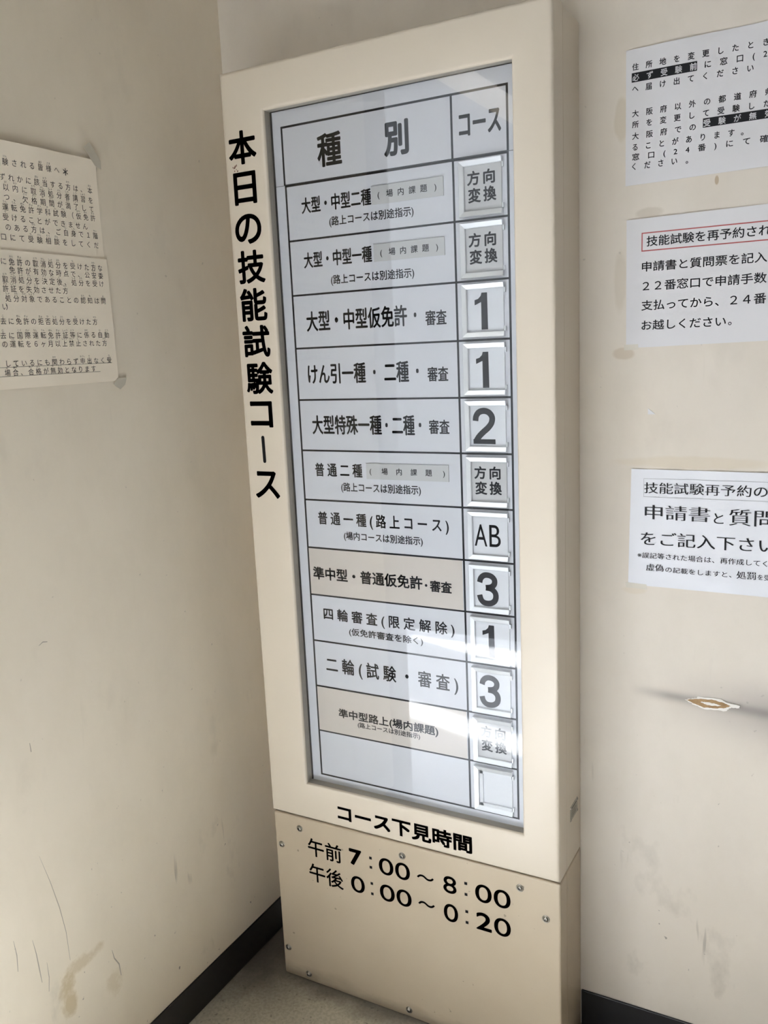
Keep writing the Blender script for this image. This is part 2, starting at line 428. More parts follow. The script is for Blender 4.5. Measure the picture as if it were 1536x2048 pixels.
# scuffs on the left wall, children of the wall they mark
def ribbon(place, pts, w):
    mb = MB(); n = len(pts); vs = []
    for i, (a, b) in enumerate(pts):
        p = pts[max(0, i - 1)]; q = pts[min(n - 1, i + 1)]
        dx, dy = q[0] - p[0], q[1] - p[1]; L = math.hypot(dx, dy) or 1
        t = w * math.sin(math.pi * (i + .35) / (n + .1)) / 2
        vs += [place(a - dy / L * t, b + dx / L * t), place(a + dy / L * t, b - dx / L * t)]
    mb.add(vs, [(2 * i, 2 * i + 1, 2 * i + 3, 2 * i + 2) for i in range(n - 1)])
    return mb
onleft = onplane('x', XL + .0006)
for pts, w in [([(-.800, .878), (-.777, .79), (-.758, .70), (-.747, .62), (-.745, .53)], .0022),
               ([(-.852, .665), (-.846, .62), (-.843, .575), (-.840, .53)], .0030),
               ([(-.906, .70), (-.902, .655), (-.905, .61)], .0026), ([(-.818, .575), (-.817, .53), (-.823, .49)], .0022),
               ([(-.722, 1.432), (-.708, 1.438), (-.694, 1.434)], .0030), ([(-.917, 1.235), (-.925, 1.20), (-.944, 1.16)], .0030),
               ([(-.785, 1.19), (-.784, 1.165)], .0035), ([(-.60, .46), (-.595, .43), (-.58, .40), (-.577, .36)], .004),]:
    ribbon(onleft, pts, w).build('scuff_mark', SCUFF, wall_left)

# torn hole in the back wall: flared paper, brown core, white plaster
onback = onplane('y', YB)
def ragged(pts, amp, sub=7):
    out = []
    for i, p in enumerate(pts):
        q = pts[(i + 1) % len(pts)]
        for k in range(sub):
            t = k / sub; out.append((p[0] + (q[0] - p[0]) * t + random.uniform(-amp, amp), p[1] + (q[1] - p[1]) * t + random.uniform(-amp, amp) * .7))
    return out
tp = MB()
def layer(pts, y0, y1, mi): tp.prism(pts, lambda p: (p[0], YB + .0042 - y1, p[1]), lambda p: (p[0], YB + .0042 - y0, p[1]), mi)
layer(ragged([(1.294, 1.1475), (1.318, 1.154), (1.330, 1.1615), (1.386, 1.1630), (1.404, 1.1545), (1.436, 1.1510), (1.438, 1.1435), (1.413, 1.1420), (1.402, 1.1300), (1.348, 1.1275), (1.314, 1.1370)], .0018), -.004, .0016, 0)
layer(ragged([(1.297, 1.1472), (1.330, 1.1545), (1.365, 1.1580), (1.395, 1.1535), (1.413, 1.1470), (1.400, 1.1390), (1.372, 1.1335), (1.345, 1.1318), (1.318, 1.1392)], .0012), -.004, .0020, 1)
layer(ragged([(1.336, 1.1470), (1.352, 1.1490), (1.376, 1.1470), (1.390, 1.1448), (1.384, 1.1420), (1.354, 1.1400), (1.347, 1.1430)], .0012), -.004, .0024, 0)
tp.build('torn_patch', [TORN, KRAFT], wall_back)

# ------------------------------------------------------------------ display board
ZT, ZM, YS = 2.953, .6301, .073                      # top, lower edge of the glazed door, its thickness
OX0, OX1, OZ0, OZ1, DS = .1475, .8925, .757, 2.831, .0396   # opening, depth of the sheet
ROWS = [2.6248, 2.4702, 2.3147, 2.1606, 2.0072, 1.8538, 1.7006, 1.5488, 1.3961, 1.2436, 1.0902, .9360, .7812]
XA_, XB, XC, ZH = .1849, .7149, .8664, 2.7853

board = empty('course_display_board', (.5, .11, 0))
tag(board, 'tall cream metal display board with glazed timetable standing in the corner', 'display board')

def rect(x0, x1, z0, z1, y): return [(x0, y, z0), (x1, y, z0), (x1, y, z1), (x0, y, z1)]
mb = MB(); L = []
r = .011
L.append(rect(0, 1, ZM, ZT, YS - .002)); 
for k in range(5):
    t = math.pi / 2 * k / 4; i = r * (1 - math.cos(t)); y = r * (1 - math.sin(t)); L.append(rect(i, 1 - i, ZM + i, ZT - i, y))
r = .010
for k in range(6):
    t = math.pi / 2 * k / 5; o = r * (1 - math.sin(t)); y = r * (1 - math.cos(t)); L.append(rect(OX0 - o, OX1 + o, OZ0 - o, OZ1 + o, y))
L.append(rect(OX0 - .020, OX1 + .020, OZ0 - .020, OZ1 + .020, r)); L.append(rect(OX0 - .02, OX1 + .02, OZ0 - .02, OZ1 + .02, YS - .002))
mb.loops(L, close=True)
door = mb.build('door_frame', CREAM, board, smooth=50)
mb = MB(); q = .0012       # channel lip behind the rounded edge, its shade put into a darker colour
mb.loops([rect(OX0 - q - .018, OX1 + q + .018, OZ0 - q - .018, OZ1 + q + .018, .0108), rect(OX0 - q, OX1 + q, OZ0 - q, OZ1 + q, .0108), rect(OX0 - q, OX1 + q, OZ0 - q, OZ1 + q, DS - .0006), rect(OX0 - q - .018, OX1 + q + .018, OZ0 - q - .018, OZ1 + q + .018, DS - .0006)], close=True)
mb.build('glazing_channel', CHANNEL, door)

mb = MB()       # title down the left stile
pl = onplane('y', -.0006)
for ch, cx, cz, w, h in [('本', .0681, 2.7417, .100, .0935), ('日', .0684, 2.6288, .0815, .0915), ('の', .0692, 2.514, .096, .0855), ('技', .0711, 2.4057, .099, .096),
                         ('能', .0699, 2.296, .098, .097), ('試', .0706, 2.1882, .1005, .0955), ('験', .0724, 2.0778, .100, .0965), ('コ', .0705, 1.9677, .0845, .0805), ('ス', .0741, 1.7486, .0928, .086)]:
    letter(mb, pl, ch, cx - w / 2, cz, cx + w / 2, cz, h, .0026)
capsule(mb, pl, .0697, 1.8596 + .0365, .0707, 1.8596 - .0365, .0058)
for i in range(14):     # flaked paint under the first character
    a, b = random.gauss(.034, .006), random.gauss(2.684, .009); q = random.uniform(.0008, .0028)
    flat(mb, pl, [(a + q * random.uniform(.6, 1.2) * math.cos(t), b + 1.5 * q * random.uniform(.6, 1.2) * math.sin(t)) for t in [k * 1.047 for k in range(6)]], 1)
mb.build('title_lettering', [INK, RUST], door)
mb = MB(); letter(mb, pl, 'コース下見時間', .2637, .6832, .7334, .6832, .0585, .0020, SQUARE)
mb.build('footer_lettering', INK, door)

mb = MB(); mb.box(.002, .998, YS + .005, YB, ZM - .008, ZT)
body = mb.build('cabinet_body', CREAM, board, bevel=(.004, 2))
mb = MB(); yb2 = YS - .001
mb.box(.006, .994, yb2 - .0005, yb2 + .0075, ZM, ZT - .004)
mb.build('door_seal', GASKET, board)

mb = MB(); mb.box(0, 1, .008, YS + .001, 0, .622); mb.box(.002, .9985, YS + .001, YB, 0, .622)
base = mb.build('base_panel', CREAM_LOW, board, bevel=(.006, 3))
mb = MB(); mb.box(.005, .995, .02, YB, .6205, ZM + .001)
mb.build('joint_strip', GASKET, board)
mb = MB(); pl = onplane('y', .0074)
for t, kx in [(('午前', .1324, .5236, .2639, .5236, .0655), .0010), (('午後', .1315, .4296, .2655, .4296, .0670), .0010)]: letter(mb, pl, *t, e=kx, kern=FEW)
def num(s, a0, a1, z, h, e): letter(mb, pl, s, a0, z, a1, z, h, e, free=True)
num('7', .2935, .3406, .5296, .0580, .0026); num('00', .4041, .5154, .5266, .0590, .0004); num('8', .6301, .6744, .5250, .0580, .0006); num('00', .7360, .8488, .5265, .0600, .0004)
num('0', .2952, .3470, .4332, .0590, .0004); num('00', .4031, .5174, .4332, .0590, .0004); num('0', .6290, .6770, .4291, .0610, .0004); num('2', .7369, .7870, .4319, .0600, .0018); num('0', .7950, .8480, .4319, .0600, .0004)
for a0, a1, z in [(.5393, .5986, .526), (.5406, .5989, .434)]: letter(mb, pl, '～', a0, z, a1, z, .0165, .0013, FEW)
for a, z, d in [(.3739, .5262, .0165), (.7056, .5268, .0185), (.3743, .4336, .0185), (.7064, .4316, .0185)]:
    for s in (-1, 1): bar(mb, pl, a - .0047, a + .0047, z + s * d - .0047, z + s * d + .0047)
mb.build('hours_lettering', INK, base)
def lathe(mb, prof, cx, cz, y, n=20, mi=0):
    """prof: (radius, height towards -y); closed on the axis"""
    rings = [[(cx + r * math.cos(2 * math.pi * k / n), y - h, cz + r * math.sin(2 * math.pi * k / n)) for k in range(n)] for r, h in prof]
    mb.loops(rings, mi); mb.add(rings[-1], [tuple(range(n))], mi)
for a, z in [(.1036, .5802), (.0244, .5029), (.4896, .5805), (.8787, .5792), (.9567, .5011), (.0220, .1062), (.1010, .0272), (.4910, .0280)]:
    mb = MB(); lathe(mb, [(.0115, 0), (.0117, .0014), (.0105, .0024), (.0085, .0022), (.0080, .0034), (.0066, .0054), (.0040, .0066), (.0012, .0070)], a, z, .008)
    for w, h in ((.0040, .0011), (.0011, .0040)): mb.box(a - w, a + w, .008 - .0073, .008 - .0060, z - h, z + h, 1)
    mb.build('screw', [STEEL, DARKHOLE], base, smooth=35, origin=(a, .008, z))

# maker's plate on the side of the cabinet
side = onplane('x', 1.0)
PLY0, PLY1, PLZ0, PLZ1 = .1145, .1895, .7600, .8062
mb = MB(); mb.box(.996, .9985, PLY0, PLY1, PLZ0, PLZ1)
sp = onplane('x', .9988)
for a0, a1, b0, b1 in [(PLY0 + .012, PLY1 - .012, PLZ1 - .011, PLZ1 - .0075)] + [(PLY0 + .012, PLY1 - .02 + .006 * (i % 2), PLZ1 - .018 - i * .006, PLZ1 - .0165 - i * .006) for i in range(4)]:
    bar(mb, sp, a0, a1, b0, b1, 1)
plate = mb.build('nameplate', [PLATE, DARKHOLE], board)
for a in (PLY0 + .005, PLY1 - .005):
    for b in (PLZ0 + .005, PLZ1 - .005):
        mb = MB(); n = 10
        rings = [[(.9985 + h, a + r * math.cos(2 * math.pi * k / n), b + r * math.sin(2 * math.pi * k / n)) for k in range(n)] for r, h in [(.0040, 0), (.0036, .0018), (.0020, .0028), (.0004, .003)]]
        mb.loops(rings); mb.build('rivet', STEEL, plate, smooth=40)

# the white sheet with its printed table
mb = MB(); mb.box(OX0 - .018, OX1 + .018, DS, DS + .006, OZ0 - .018, ROWS[0] + .0015); mb.box(OX0 - .018, OX1 + .018, DS, DS + .006, ROWS[0] + .0015, OZ1 + .018, 1)
sheet = mb.build('back_sheet', [SHEET, HEADSHEET], board)
mb = MB(); ys = DS - .0035
for q in (rect(OX0 - .001, OX0 + .0036, OZ0, OZ1, 0), rect(OX1 - .001, OX1 + .001, OZ0, OZ1, 0), rect(OX0, OX1, OZ1 - .0010, OZ1 + .001, 0)):
    mb.box(q[0][0], q[1][0], ys, DS - .0005, q[0][2], q[2][2])
mb.build('gasket', GASKET, board)
mb = MB(); pl = onplane('y', DS - .0004)
hw = .0027; vw = .0030
for i, z in enumerate(ROWS): bar(mb, pl, XA_ - vw, XC + vw, z - hw * (1.25 if i == 0 else 1), z + hw * (.9 if i == 0 else 1))
for x in (XA_, XB, XC): bar(mb, pl, x - vw, x + vw, ROWS[-1] - hw, ROWS[0])
bar(mb, pl, OX0, OX1, ROWS[0] + .0014, ROWS[0] + .0026)
for x in (XA_ - .0030, XB - .0012, XC + .0004): bar(mb, pl, x - vw, x + vw, ROWS[0] + .003, ZH)
bar(mb, pl, XA_ - .0030 - vw, XC + .0004 + vw, ZH - .0030, ZH + .0030); bar(mb, pl, XA_ - .0030 - vw, XC + .0004 + vw, ROWS[0] + .0028, ROWS[0] + .0045)
mb.build('printed_table', PRINT, sheet)

mb = MB()
def row(s, a0, a1, z, h, e, kern=FEW, target=None, place=None): letter(target or mb, place or pl, s, a0, z, a1, z, h, e, kern)
row('種', .2985, .3790, 2.7052, .0895, .0021, ROUND); row('別', .5127, .5885, 2.7042, .0895, .0030, ROUND)
row('コース', .7341, .8501, 2.7057, .0560, .0016, ROUND)
SUB = '(路上コースは別途指示)'
row('大型・中型二種', .2352, .4663, 2.5643, .0450, .0010); row(SUB, .3264, .5953, 2.5125, .0262, .0005)
row('大型・中型一種', .2323, .4608, 2.4120, .0450, .0010); row(SUB, .3218, .5904, 2.3512, .0268, .0005)
row('大型・中型仮免許', .2287, .5637, 2.2374, .0595, .0012); row('審査', .6194, .6837, 2.2267, .0405, .0007)
row('けん引一種', .2230, .4229, 2.0835, .0595, .0012); row('二種', .4831, .5626, 2.0830, .0595, .0012); row('審査', .6200, .6839, 2.0737, .0405, .0007)
row('大型特殊一種', .2278, .4678, 1.9320, .0585, .0012); row('二種', .5012, .5747, 1.9312, .0585, .0012); row('審査', .6188, .6827, 1.9272, .0405, .0007)
for a, z in [(.5885, 2.2372), (.4513, 2.0843), (.5892, 2.0839), (.4837, 1.9318), (.5915, 1.9323)]: capsule(mb, pl, a, z - .0022, a, z + .0022, .0040)
row('普 通 二 種', .2290, .3953, 1.7958, .0420, .0009); row(SUB, .3189, .5867, 1.7451, .0275, .0005)
row('普 通 一 種 ( 路 上 コ ー ス )', .2293, .6712, 1.6455, .0415, .0009); row('(場内コースは別途指示)', .3193, .5868, 1.5946, .0262, .0005)
row('四 輪 審 査 ( 限 定 解 除 )', .2287, .6794, 1.3373, .0400, .0008); row('(仮免許審査を除く)', .3195, .5755, 1.2881, .0245, .0005)
row('二 輪 ( 試 験 ・ 審 査 )', .2272, .6860, 1.1690, .0520, .0009)
mb.build('row_lettering', PRINT, sheet)

# beige stickers over two of the rows
for top, bot, texts in [(1.5461, 1.3988, [('準中型・普通仮免許', .1996, .5814, 1.4678, .0415, .0011, ROUND), ('審査', .6051, .6752, 1.4625, .0350, .0009, ROUND)]),
                        (1.0875, .9387, [('準中型路上(場内課題)', .2646, .6163, 1.0091, .0312, .0008, ROUND), ('(路上コースは別途指示)', .3341, .5542, .9810, .0185, .0004, FEW)])]:
    mb = MB(); mb.box(XA_ + vw, XB - vw - .002, DS - .0012, DS - .0002, bot, top)
    pl2 = onplane('y', DS - .0016)
    for s, a0, a1, z, h, e, kn in texts: row(s, a0, a1, z, h, e, kn, mb, pl2)
    for i in range(len(mb.mi)): mb.mi[i] = 0 if i < 6 else 1
    if top > 1.5: q = len(mb.mi); capsule(mb, pl2, .5930, 1.4625, .5931, 1.4626, .0042, 1)
    mb.build('beige_row_sticker', [TAN, PRINT], sheet)
# grey film strips
for x0, x1, z0, z1, t0, t1, tz in [(.4682, .6866, 2.5405, 2.5898, .4875, .6661, 2.5658), (.4675, .6849, 2.3886, 2.4364, .4882, .6657, 2.4121), (.4098, .6769, 1.7720, 1.8195, .4212, .6652, 1.7963)]:
    mb = MB(); mb.box(x0, x1, DS - .0020, DS - .0004, z0, z1)
    pl2 = onplane('y', DS - .0024)
    bar(mb, pl2, x0, x1, z1 - .0008, z1 + .0002, 2); bar(mb, pl2, x1 - .0007, x1 + .0002, z0, z1, 2)
    spaced(mb, pl2, '(場内課題)', t0, tz, t1, .0195, .0200, .0003, 1)
    mb.build('film_strip', [FILM, PRINT, FILMEDGE], sheet)

# aluminium card holders, one in each row, open at the right
HX0, HX1, RW, HH = .7335, .8520, .0140, .0140
def holder(zt, zb):
    mb = MB()
    prof = [(0, 0), (0, HH * .9), (.0012, HH), (RW * .9, HH * .72), (RW, HH * .62), (RW, .002)]     # (inset, height off the sheet)
    path = [(HX1, zt, 0, -1), (HX0, zt, 1, -1), (HX0, zb, 1, 1), (HX1, zb, 0, 1)]
    rings = [[(x + sx * i, DS - h, z + sz * i) for i, h in prof] for x, z, sx, sz in path]
    n = len(prof)
    mb.add([p for q in rings for p in q], [(a * n + i, a * n + i + 1, (a + 1) * n + i + 1, (a + 1) * n + i) for a in range(3) for i in range(n - 1)] + [tuple(range(n)), tuple(range(4 * n - 1, 3 * n - 1, -1))])
    return mb
holders = []
def stroke(mb, place, pts, w, mi, sub=6):
    """smooth heavy stroke with square ends; pts are (x, y) or (x, y, width)"""
    P = [tuple(p) + ((w,) if len(p) == 2 else ()) for p in pts]; out = []
    for i in range(len(P) - 1):
        p0, p1, p2, p3 = P[max(0, i - 1)], P[i], P[i + 1], P[min(len(P) - 1, i + 2)]
        for k in range(sub):
            t = k / sub
            out.append(tuple(.5 * (2 * b + (c - a) * t + (2 * a - 5 * b + 4 * c - d) * t * t + (3 * b - a - 3 * c + d) * t ** 3) for a, b, c, d in zip(p0, p1, p2, p3)))
    out.append(P[-1]); n = len(out); vs = []
    for i, (x, y, wd) in enumerate(out):
        a, b = out[max(0, i - 1)], out[min(n - 1, i + 1)]; dx, dy = b[0] - a[0], b[1] - a[1]; L = math.hypot(dx, dy) or 1
        vs += [place(x - dy / L * wd / 2, y + dx / L * wd / 2), place(x + dy / L * wd / 2, y - dx / L * wd / 2)]
    mb.add(vs, [(2 * i, 2 * i + 1, 2 * i + 3, 2 * i + 2) for i in range(n - 1)], mi)
def numeral(mb, place, d, x, z, w, h, mi):
    """bold grotesque 2 or 3 centred at (x, z), w wide and h tall"""
    f = lambda pts: [(x + (p[0] - .5) * w, z + (p[1] - .5) * h) + ((p[2] * w,) if len(p) > 2 else ()) for p in pts]
    t = .25 * w; ty = t / h
    if d == '2':
        stroke(mb, place, f([(.135, .645), (.165, .775), (.29, .885), (.50, .925), (.71, .885), (.84, .785), (.865, .69), (.82, .575), (.68, .455), (.48, .340), (.30, .225), (.185, .12), (.150, .06)]), t, mi)
        bar(mb, place, x - .478 * w, x + .49 * w, z - .5 * h, z - .5 * h + t * .78, mi)
    else:
        stroke(mb, place, f([(.145, .690), (.20, .815), (.34, .905), (.50, .925), (.68, .895), (.80, .820), (.825, .735), (.78, .640), (.64, .570), (.42, .545)]), t * .98, mi)
        stroke(mb, place, f([(.42, .545), (.66, .520), (.83, .425), (.870, .300), (.82, .180), (.68, .100), (.50, .075), (.32, .095), (.19, .180), (.130, .315)]), t, mi)
for i in range(11 + 1 - 0):
    if i >= 12: break
    zt, zb = ROWS[i] - .0078, ROWS[i + 1] + .0072
    h = holder(zt, zb).build('card_holder', ALU, board, origin=((HX0 + HX1) / 2, DS, (zt + zb) / 2)); holders.append((zt, zb))
    for z in (zt - .020, zb + .020):
        mb = MB(); mb.box(HX1 + .0002, HX1 + .0032, DS - .0085, DS - .0004, z - .006, z + .006)
        mb.build('retaining_clip', ALU, h)

# glass over the whole opening
mb = MB(); mb.box(OX0 + .0005, OX1 - .0005, .0195, .0235, OZ0 + .0005, OZ1 - .0005)
mb.build('glass_pane', GLASS, board)

# ------------------------------------------------------------------ the cards slid into the holders
CX0, CX1 = HX0 + RW - .003, .8495
def card_base(mb, zt, zb, mi=0): mb.box(CX0, CX1, DS - .0036, DS - .0006, zb + RW - .003, zt - RW + .003, mi)
CD = onplane('y', DS - .0040)
def card(i, kind, label):
    zt, zb = holders[i]; mb = MB(); card_base(mb, zt, zb); z0 = ROWS[i]
    grey = kind == '方向変換'
    if grey:
        for s, a0, a1, cz, h in [('方', .7550, .7900, -.0520, .0360), ('向', .8000, .8322, -.0520, .0360), ('変', .7568, .7922, -.0950, .0370), ('換', .7994, .8348, -.0945, .0375)]:
            letter(mb, CD, s, a0, z0 + cz, a1, z0 + cz, h, .0011, ROUND, 1)
    elif kind == '1':
        c = z0 - .0795; H = .0478; a = .7680
        flat(mb, CD, [(a, c + H * .62), (a + .010, c + H * .68), (a + .0175, c + H * .83), (a + .0200, c + H), (a + .0358, c + H), (a + .0368, c - H), (a + .0185, c - H), (a + .0185, c + H * .50), (a + .0002, c + H * .34)], 1)
    elif kind in ('2', '3'):
        c = z0 - (.0772 if kind == '2' else .0790); numeral(mb, CD, kind, .7868, c, .0665, .0975, 1)
    elif kind == 'AB':
        letter(mb, CD, 'A', .7512, z0 - .0757, .7890, z0 - .0757, .0625, .0003, FEW, 1, .004); letter(mb, CD, 'B', .7955, z0 - .0757, .8290, z0 - .0757, .0625, .0003, FEW, 1, .004)
    else:   # blank insert with a raised white rim on three sides
        x0, z1, zz = CX0 + .006, zt - RW + .001, zb + RW - .001
        mb.box(x0, CX1, DS - .0085, DS - .003, z1 - .0105, z1); mb.box(x0, x0 + .0095, DS - .0085, DS - .003, zz, z1); mb.box(x0, CX1, DS - .0085, DS - .003, zz, zz + .0105)
    nm = {'1': 'numeral_card', '2': 'numeral_card', '3': 'numeral_card', 'AB': 'letter_card', '': 'blank_card'}.get(kind, 'manoeuvre_card')
    o = mb.build(nm, [CARDG if grey else CARDW, NUM], origin=((CX0 + CX1) / 2, DS - .004, (zt + zb) / 2))
    return tag(o, label, 'card', 'course cards in the display board')
card(0, '方向変換', 'grey four-character card in the top holder, under the narrow column heading')
card(1, '方向変換', 'grey four-character card in the second holder from the top, above the upper 1')
card(2, '1', 'white card with a bold 1, uppermost of the three ones')
card(3, '1', 'white card with a bold 1, directly above the 2')
card(4, '2', 'white card with a bold 2')
card(5, '方向変換', 'grey four-character card between the 2 and the AB card')
card(6, 'AB', 'white card with thin letters AB')
card(7, '3', 'white card with a bold 3, upper of the two threes, below AB')
card(8, '1', 'white card with a bold 1 between the two threes')
card(9, '3', 'white card with a bold 3, lower of the two threes, above the lowest grey card')
card(10, '方向変換', 'grey four-character card beside the lower beige sticker, above the blank card')
card(11, '', 'blank white card with raised rim in the bottom holder')

# ------------------------------------------------------------------ notices on the back wall
def sheet_grid(mb, place, c, nu=24, nv=16, mi=0, thick=None):
    """c: four corners TL TR BR BL"""
    (a, b), (c1, d), (e, f), (g, h) = c; vs = []
    for j in range(nv + 1):
        v = j / nv
        for i in range(nu + 1):
            u = i / nu
            vs.append(place((a * (1 - u) + c1 * u) * (1 - v) + (g * (1 - u) + e * u) * v, (b * (1 - u) + d * u) * (1 - v) + (h * (1 - u) + f * u) * v))
    w = nu + 1
    mb.add(vs, [(j * w + i, (j + 1) * w + i, (j + 1) * w + i + 1, j * w + i + 1) for j in range(nv) for i in range(nu)], mi)
def notice_paper(mb, kind, depth, bulge, corners, nu=24, nv=16, mi=0, thick=.0012):
    """front and back face of a sheet with its own thickness"""
    sheet_grid(mb, onplane(kind, depth, bulge), corners, nu, nv, mi)
    sheet_grid(mb, onplane(kind, depth, (lambda a, b: bulge(a, b) - thick)), corners, nu, nv, mi)
    pf = onplane(kind, depth, bulge); pb = onplane(kind, depth, (lambda a, b: bulge(a, b) - thick))
    for p, q in zip(corners, corners[1:] + corners[:1]):
        n = max(nu, nv); pts = [(p[0] + (q[0] - p[0]) * k / n, p[1] + (q[1] - p[1]) * k / n) for k in range(n + 1)]
        mb.add([pf(*t) for t in pts] + [pb(*t) for t in pts], [(k, k + 1, n + 2 + k, n + 1 + k) for k in range(n)], mi)

def ink(f, d=.0004): return lambda a, b: f(a, b) + d
# upper notice: address changes
f1 = lambda a, b: .0030 + .0012 * math.sin(a * 21 + b * 9)
n1 = MB(); notice_paper(n1, 'y', YB, f1, [(1.1187, 2.8611), (1.60, 2.8660), (1.60, 2.5420), (1.1200, 2.5351)])
p1 = onplane('y', YB, ink(f1)); p1b = onplane('y', YB, ink(f1, .0008))
H1 = .0172
for s, a0, z, a1, h in [('住所地を変更したとき', 1.1342, 2.8193, 1.4516, H1), ('に窓口(2', 1.3087, 2.7940, 1.4487, H1), ('へ届け出てください', 1.1346, 2.7678, 1.4197, H1),
                        ('大阪府以外の都道府県', 1.1352, 2.7088, 1.4633, H1), ('所を変更して受験した', 1.1354, 2.6825, 1.4589, H1), ('大阪府での', 1.1357, 2.6546, 1.2913, H1),
                        ('ることがあります', 1.1367, 2.6280, 1.3815, H1), ('窓口(24番)にて確', 1.1361, 2.6038, 1.4574, H1), ('ください', 1.1363, 2.5806, 1.2480, H1)]:
    n_ = len(s); letter(n1, p1, '　'.join(s) if n_ > 1 else s, a0, z, a1, z, h, .00035, FEW, 1)
def bars(mb, fn, a0, a1, b0, b1, mi, n=12):
    for k in range(n): bar(mb, fn, a0 + (a1 - a0) * k / n, a0 + (a1 - a0) * (k + 1) / n, b0, b1, mi)
bars(n1, p1, 1.1333, 1.2912, 2.7832, 2.8054, 1); bars(n1, p1, 1.3078, 1.4680, 2.6490, 2.6705, 1)
letter(n1, p1b, '　'.join('必ず受験前'), 1.1351, 2.7940, 1.2905, 2.7940, H1, .00035, FEW, 2)
letter(n1, p1b, '　'.join('受験が無効'), 1.3092, 2.6592, 1.4640, 2.6592, H1, .00035, FEW, 2)
for a, z in [(1.3990, 2.6215), (1.2715, 2.5735)]: letter(n1, p1, '。', a - .003, z, a + .003, z, .006, .0003, FEW, 1)
tag(n1.build('wall_notice', [PAPER, PAPINK, WHITEINK]), 'white printed notice with two black highlighted phrases, topmost on the right wall', 'notice', 'notices on the walls')

# middle notice: re-booking, red box
f2 = lambda a, b: .0026 + .0008 * math.sin(a * 13 - b * 6)
n2 = MB(); notice_paper(n2, 'y', YB, f2, [(1.1232, 2.4499), (1.60, 2.4545), (1.60, 2.1285), (1.1246, 2.1214)])
p2 = onplane('y', YB, ink(f2)); t = .0022
for a0, a1, b0, b1 in [(1.1624, 1.585, 2.4142 - t, 2.4142 + .0006), (1.1624, 1.585, 2.3676, 2.3676 + t + .0006), (1.1624, 1.1624 + t + .0004, 2.3676, 2.4142)]: bars(n2, p2, a0, a1, b0, b1, 2)
for s, a0, z, a1, h in [('技能試験を再予約され', 1.1751, 2.3923, 1.4714, .0262), ('申請書と質問票を記入', 1.1641, 2.3292, 1.4649, .0258), ('２２番窓口で申請手数', 1.1664, 2.2799, 1.4655, .0262),
                        ('支払ってから、２４番', 1.1637, 2.2304, 1.4661, .0262), ('お越しください', 1.1645, 2.1795, 1.3740, .0258)]:
    letter(n2, p2, s, a0, z, a1, z, h, .00035, FEW, 1)
letter(n2, p2, '。', 1.3790, 2.1730, 1.3875, 2.1730, .0085, .0003, FEW, 1)
o2 = tag(n2.build('wall_notice', [PAPER, PAPINK, RED]), 'white printed notice with a red outlined heading, middle of the right wall', 'notice', 'notices on the walls')

# lower notice: laminated, serif lettering
f3 = lambda a, b: .0030 + .0015 * math.sin(a * 24 + b * 15) * math.sin(b * 28 - a * 5) + .0006 * math.sin(a * 55 + b * 8)
n3 = MB(); notice_paper(n3, 'y', YB, f3, [(1.1417, 1.7958), (1.62, 1.7935), (1.62, 1.4650), (1.1352, 1.4680)], 60, 44)
p3 = onplane('y', YB, ink(f3, .0013))
def mincho(s, a0, z, a1, h, thin, wx):
    """serif-like contrast: thin level strokes, heavier upright ones"""
    vs, fs = glyphs(s, thin)
    for k in (-1, -.33, .33, 1): letter(n3, p3, s, a0 + wx + k * wx, z, a1 - wx + k * wx, z, h, 0, FEW, 1, thin)
for s, a0, z, a1, h, th, w in [('技能試験再予約の', 1.1769, 1.7452, 1.4865, .0300, .009, .0007), ('申請書', 1.1790, 1.6780, 1.3484, .0400, .012, .0012), ('と', 1.3584, 1.6696, 1.3828, .0275, .003, .0004),
                            ('質問', 1.3959, 1.6746, 1.5062, .0430, .012, .0012), ('をご記入下さい', 1.1693, 1.6038, 1.5112, .0380, .010, .0010), ('※誤記等された場合は、再作成してく', 1.1607, 1.5556, 1.4920, .0165, .004, .0002),
                            ('虚偽', 1.1843, 1.5222, 1.2316, .0200, .006, .0004), ('の記載をしますと、', 1.2360, 1.5190, 1.4063, .0155, .004, .0002), ('処罰', 1.4184, 1.5203, 1.4654, .0205, .006, .0004), ('を受', 1.4698, 1.5182, 1.5003, .0155, .004, .0002)]:
    mincho(s, a0, z, a1, h, th, w)
for a0, a1, b0, b1 in [(1.1755, 1.60, 1.7700, 1.7708), (1.1755, 1.60, 1.7198, 1.7206), (1.1753, 1.1759, 1.7198, 1.7706)]: bars(n3, p3, a0, a1, b0, b1, 2, 30)
o3 = tag(n3.build('laminated_notice', [LAM, PAPINK, FILMEDGE], smooth=50), 'glossy laminated notice with serif characters, lowest on the right wall above the torn hole', 'notice', 'notices on the walls')
def tape(parent, kind, depth, f, pts, m):
    mb = MB(); pf = onplane(kind, depth, lambda a, b: f(a, b) + .0006); pb = onplane(kind, depth, lambda a, b: f(a, b) + .0001)
    mb.prism(pts, lambda p: pf(*p), lambda p: pb(*p)); return mb.build('tape', m, parent)
tape(o2, 'y', YB, f2, [(1.119, 2.131), (1.156, 2.131), (1.157, 2.117), (1.120, 2.116)], TAPEC)
tape(o3, 'y', YB, f3, [(1.128, 1.474), (1.186, 1.472), (1.187, 1.458), (1.130, 1.459)], TAPEC)

# torn corner of an old notice
mb = MB(); pts = [(1.1835, 1.9605), (1.1835, 1.9445), (1.2030, 1.9447)]
mb.prism(pts, lambda p: (p[0], YB - .0016, p[1]), lambda p: (p[0], YB - .0002, p[1]))
tag(mb.build('paper_scrap', PAPER), 'tiny white triangular paper scrap stuck between middle and lower right notices', 'paper scrap')

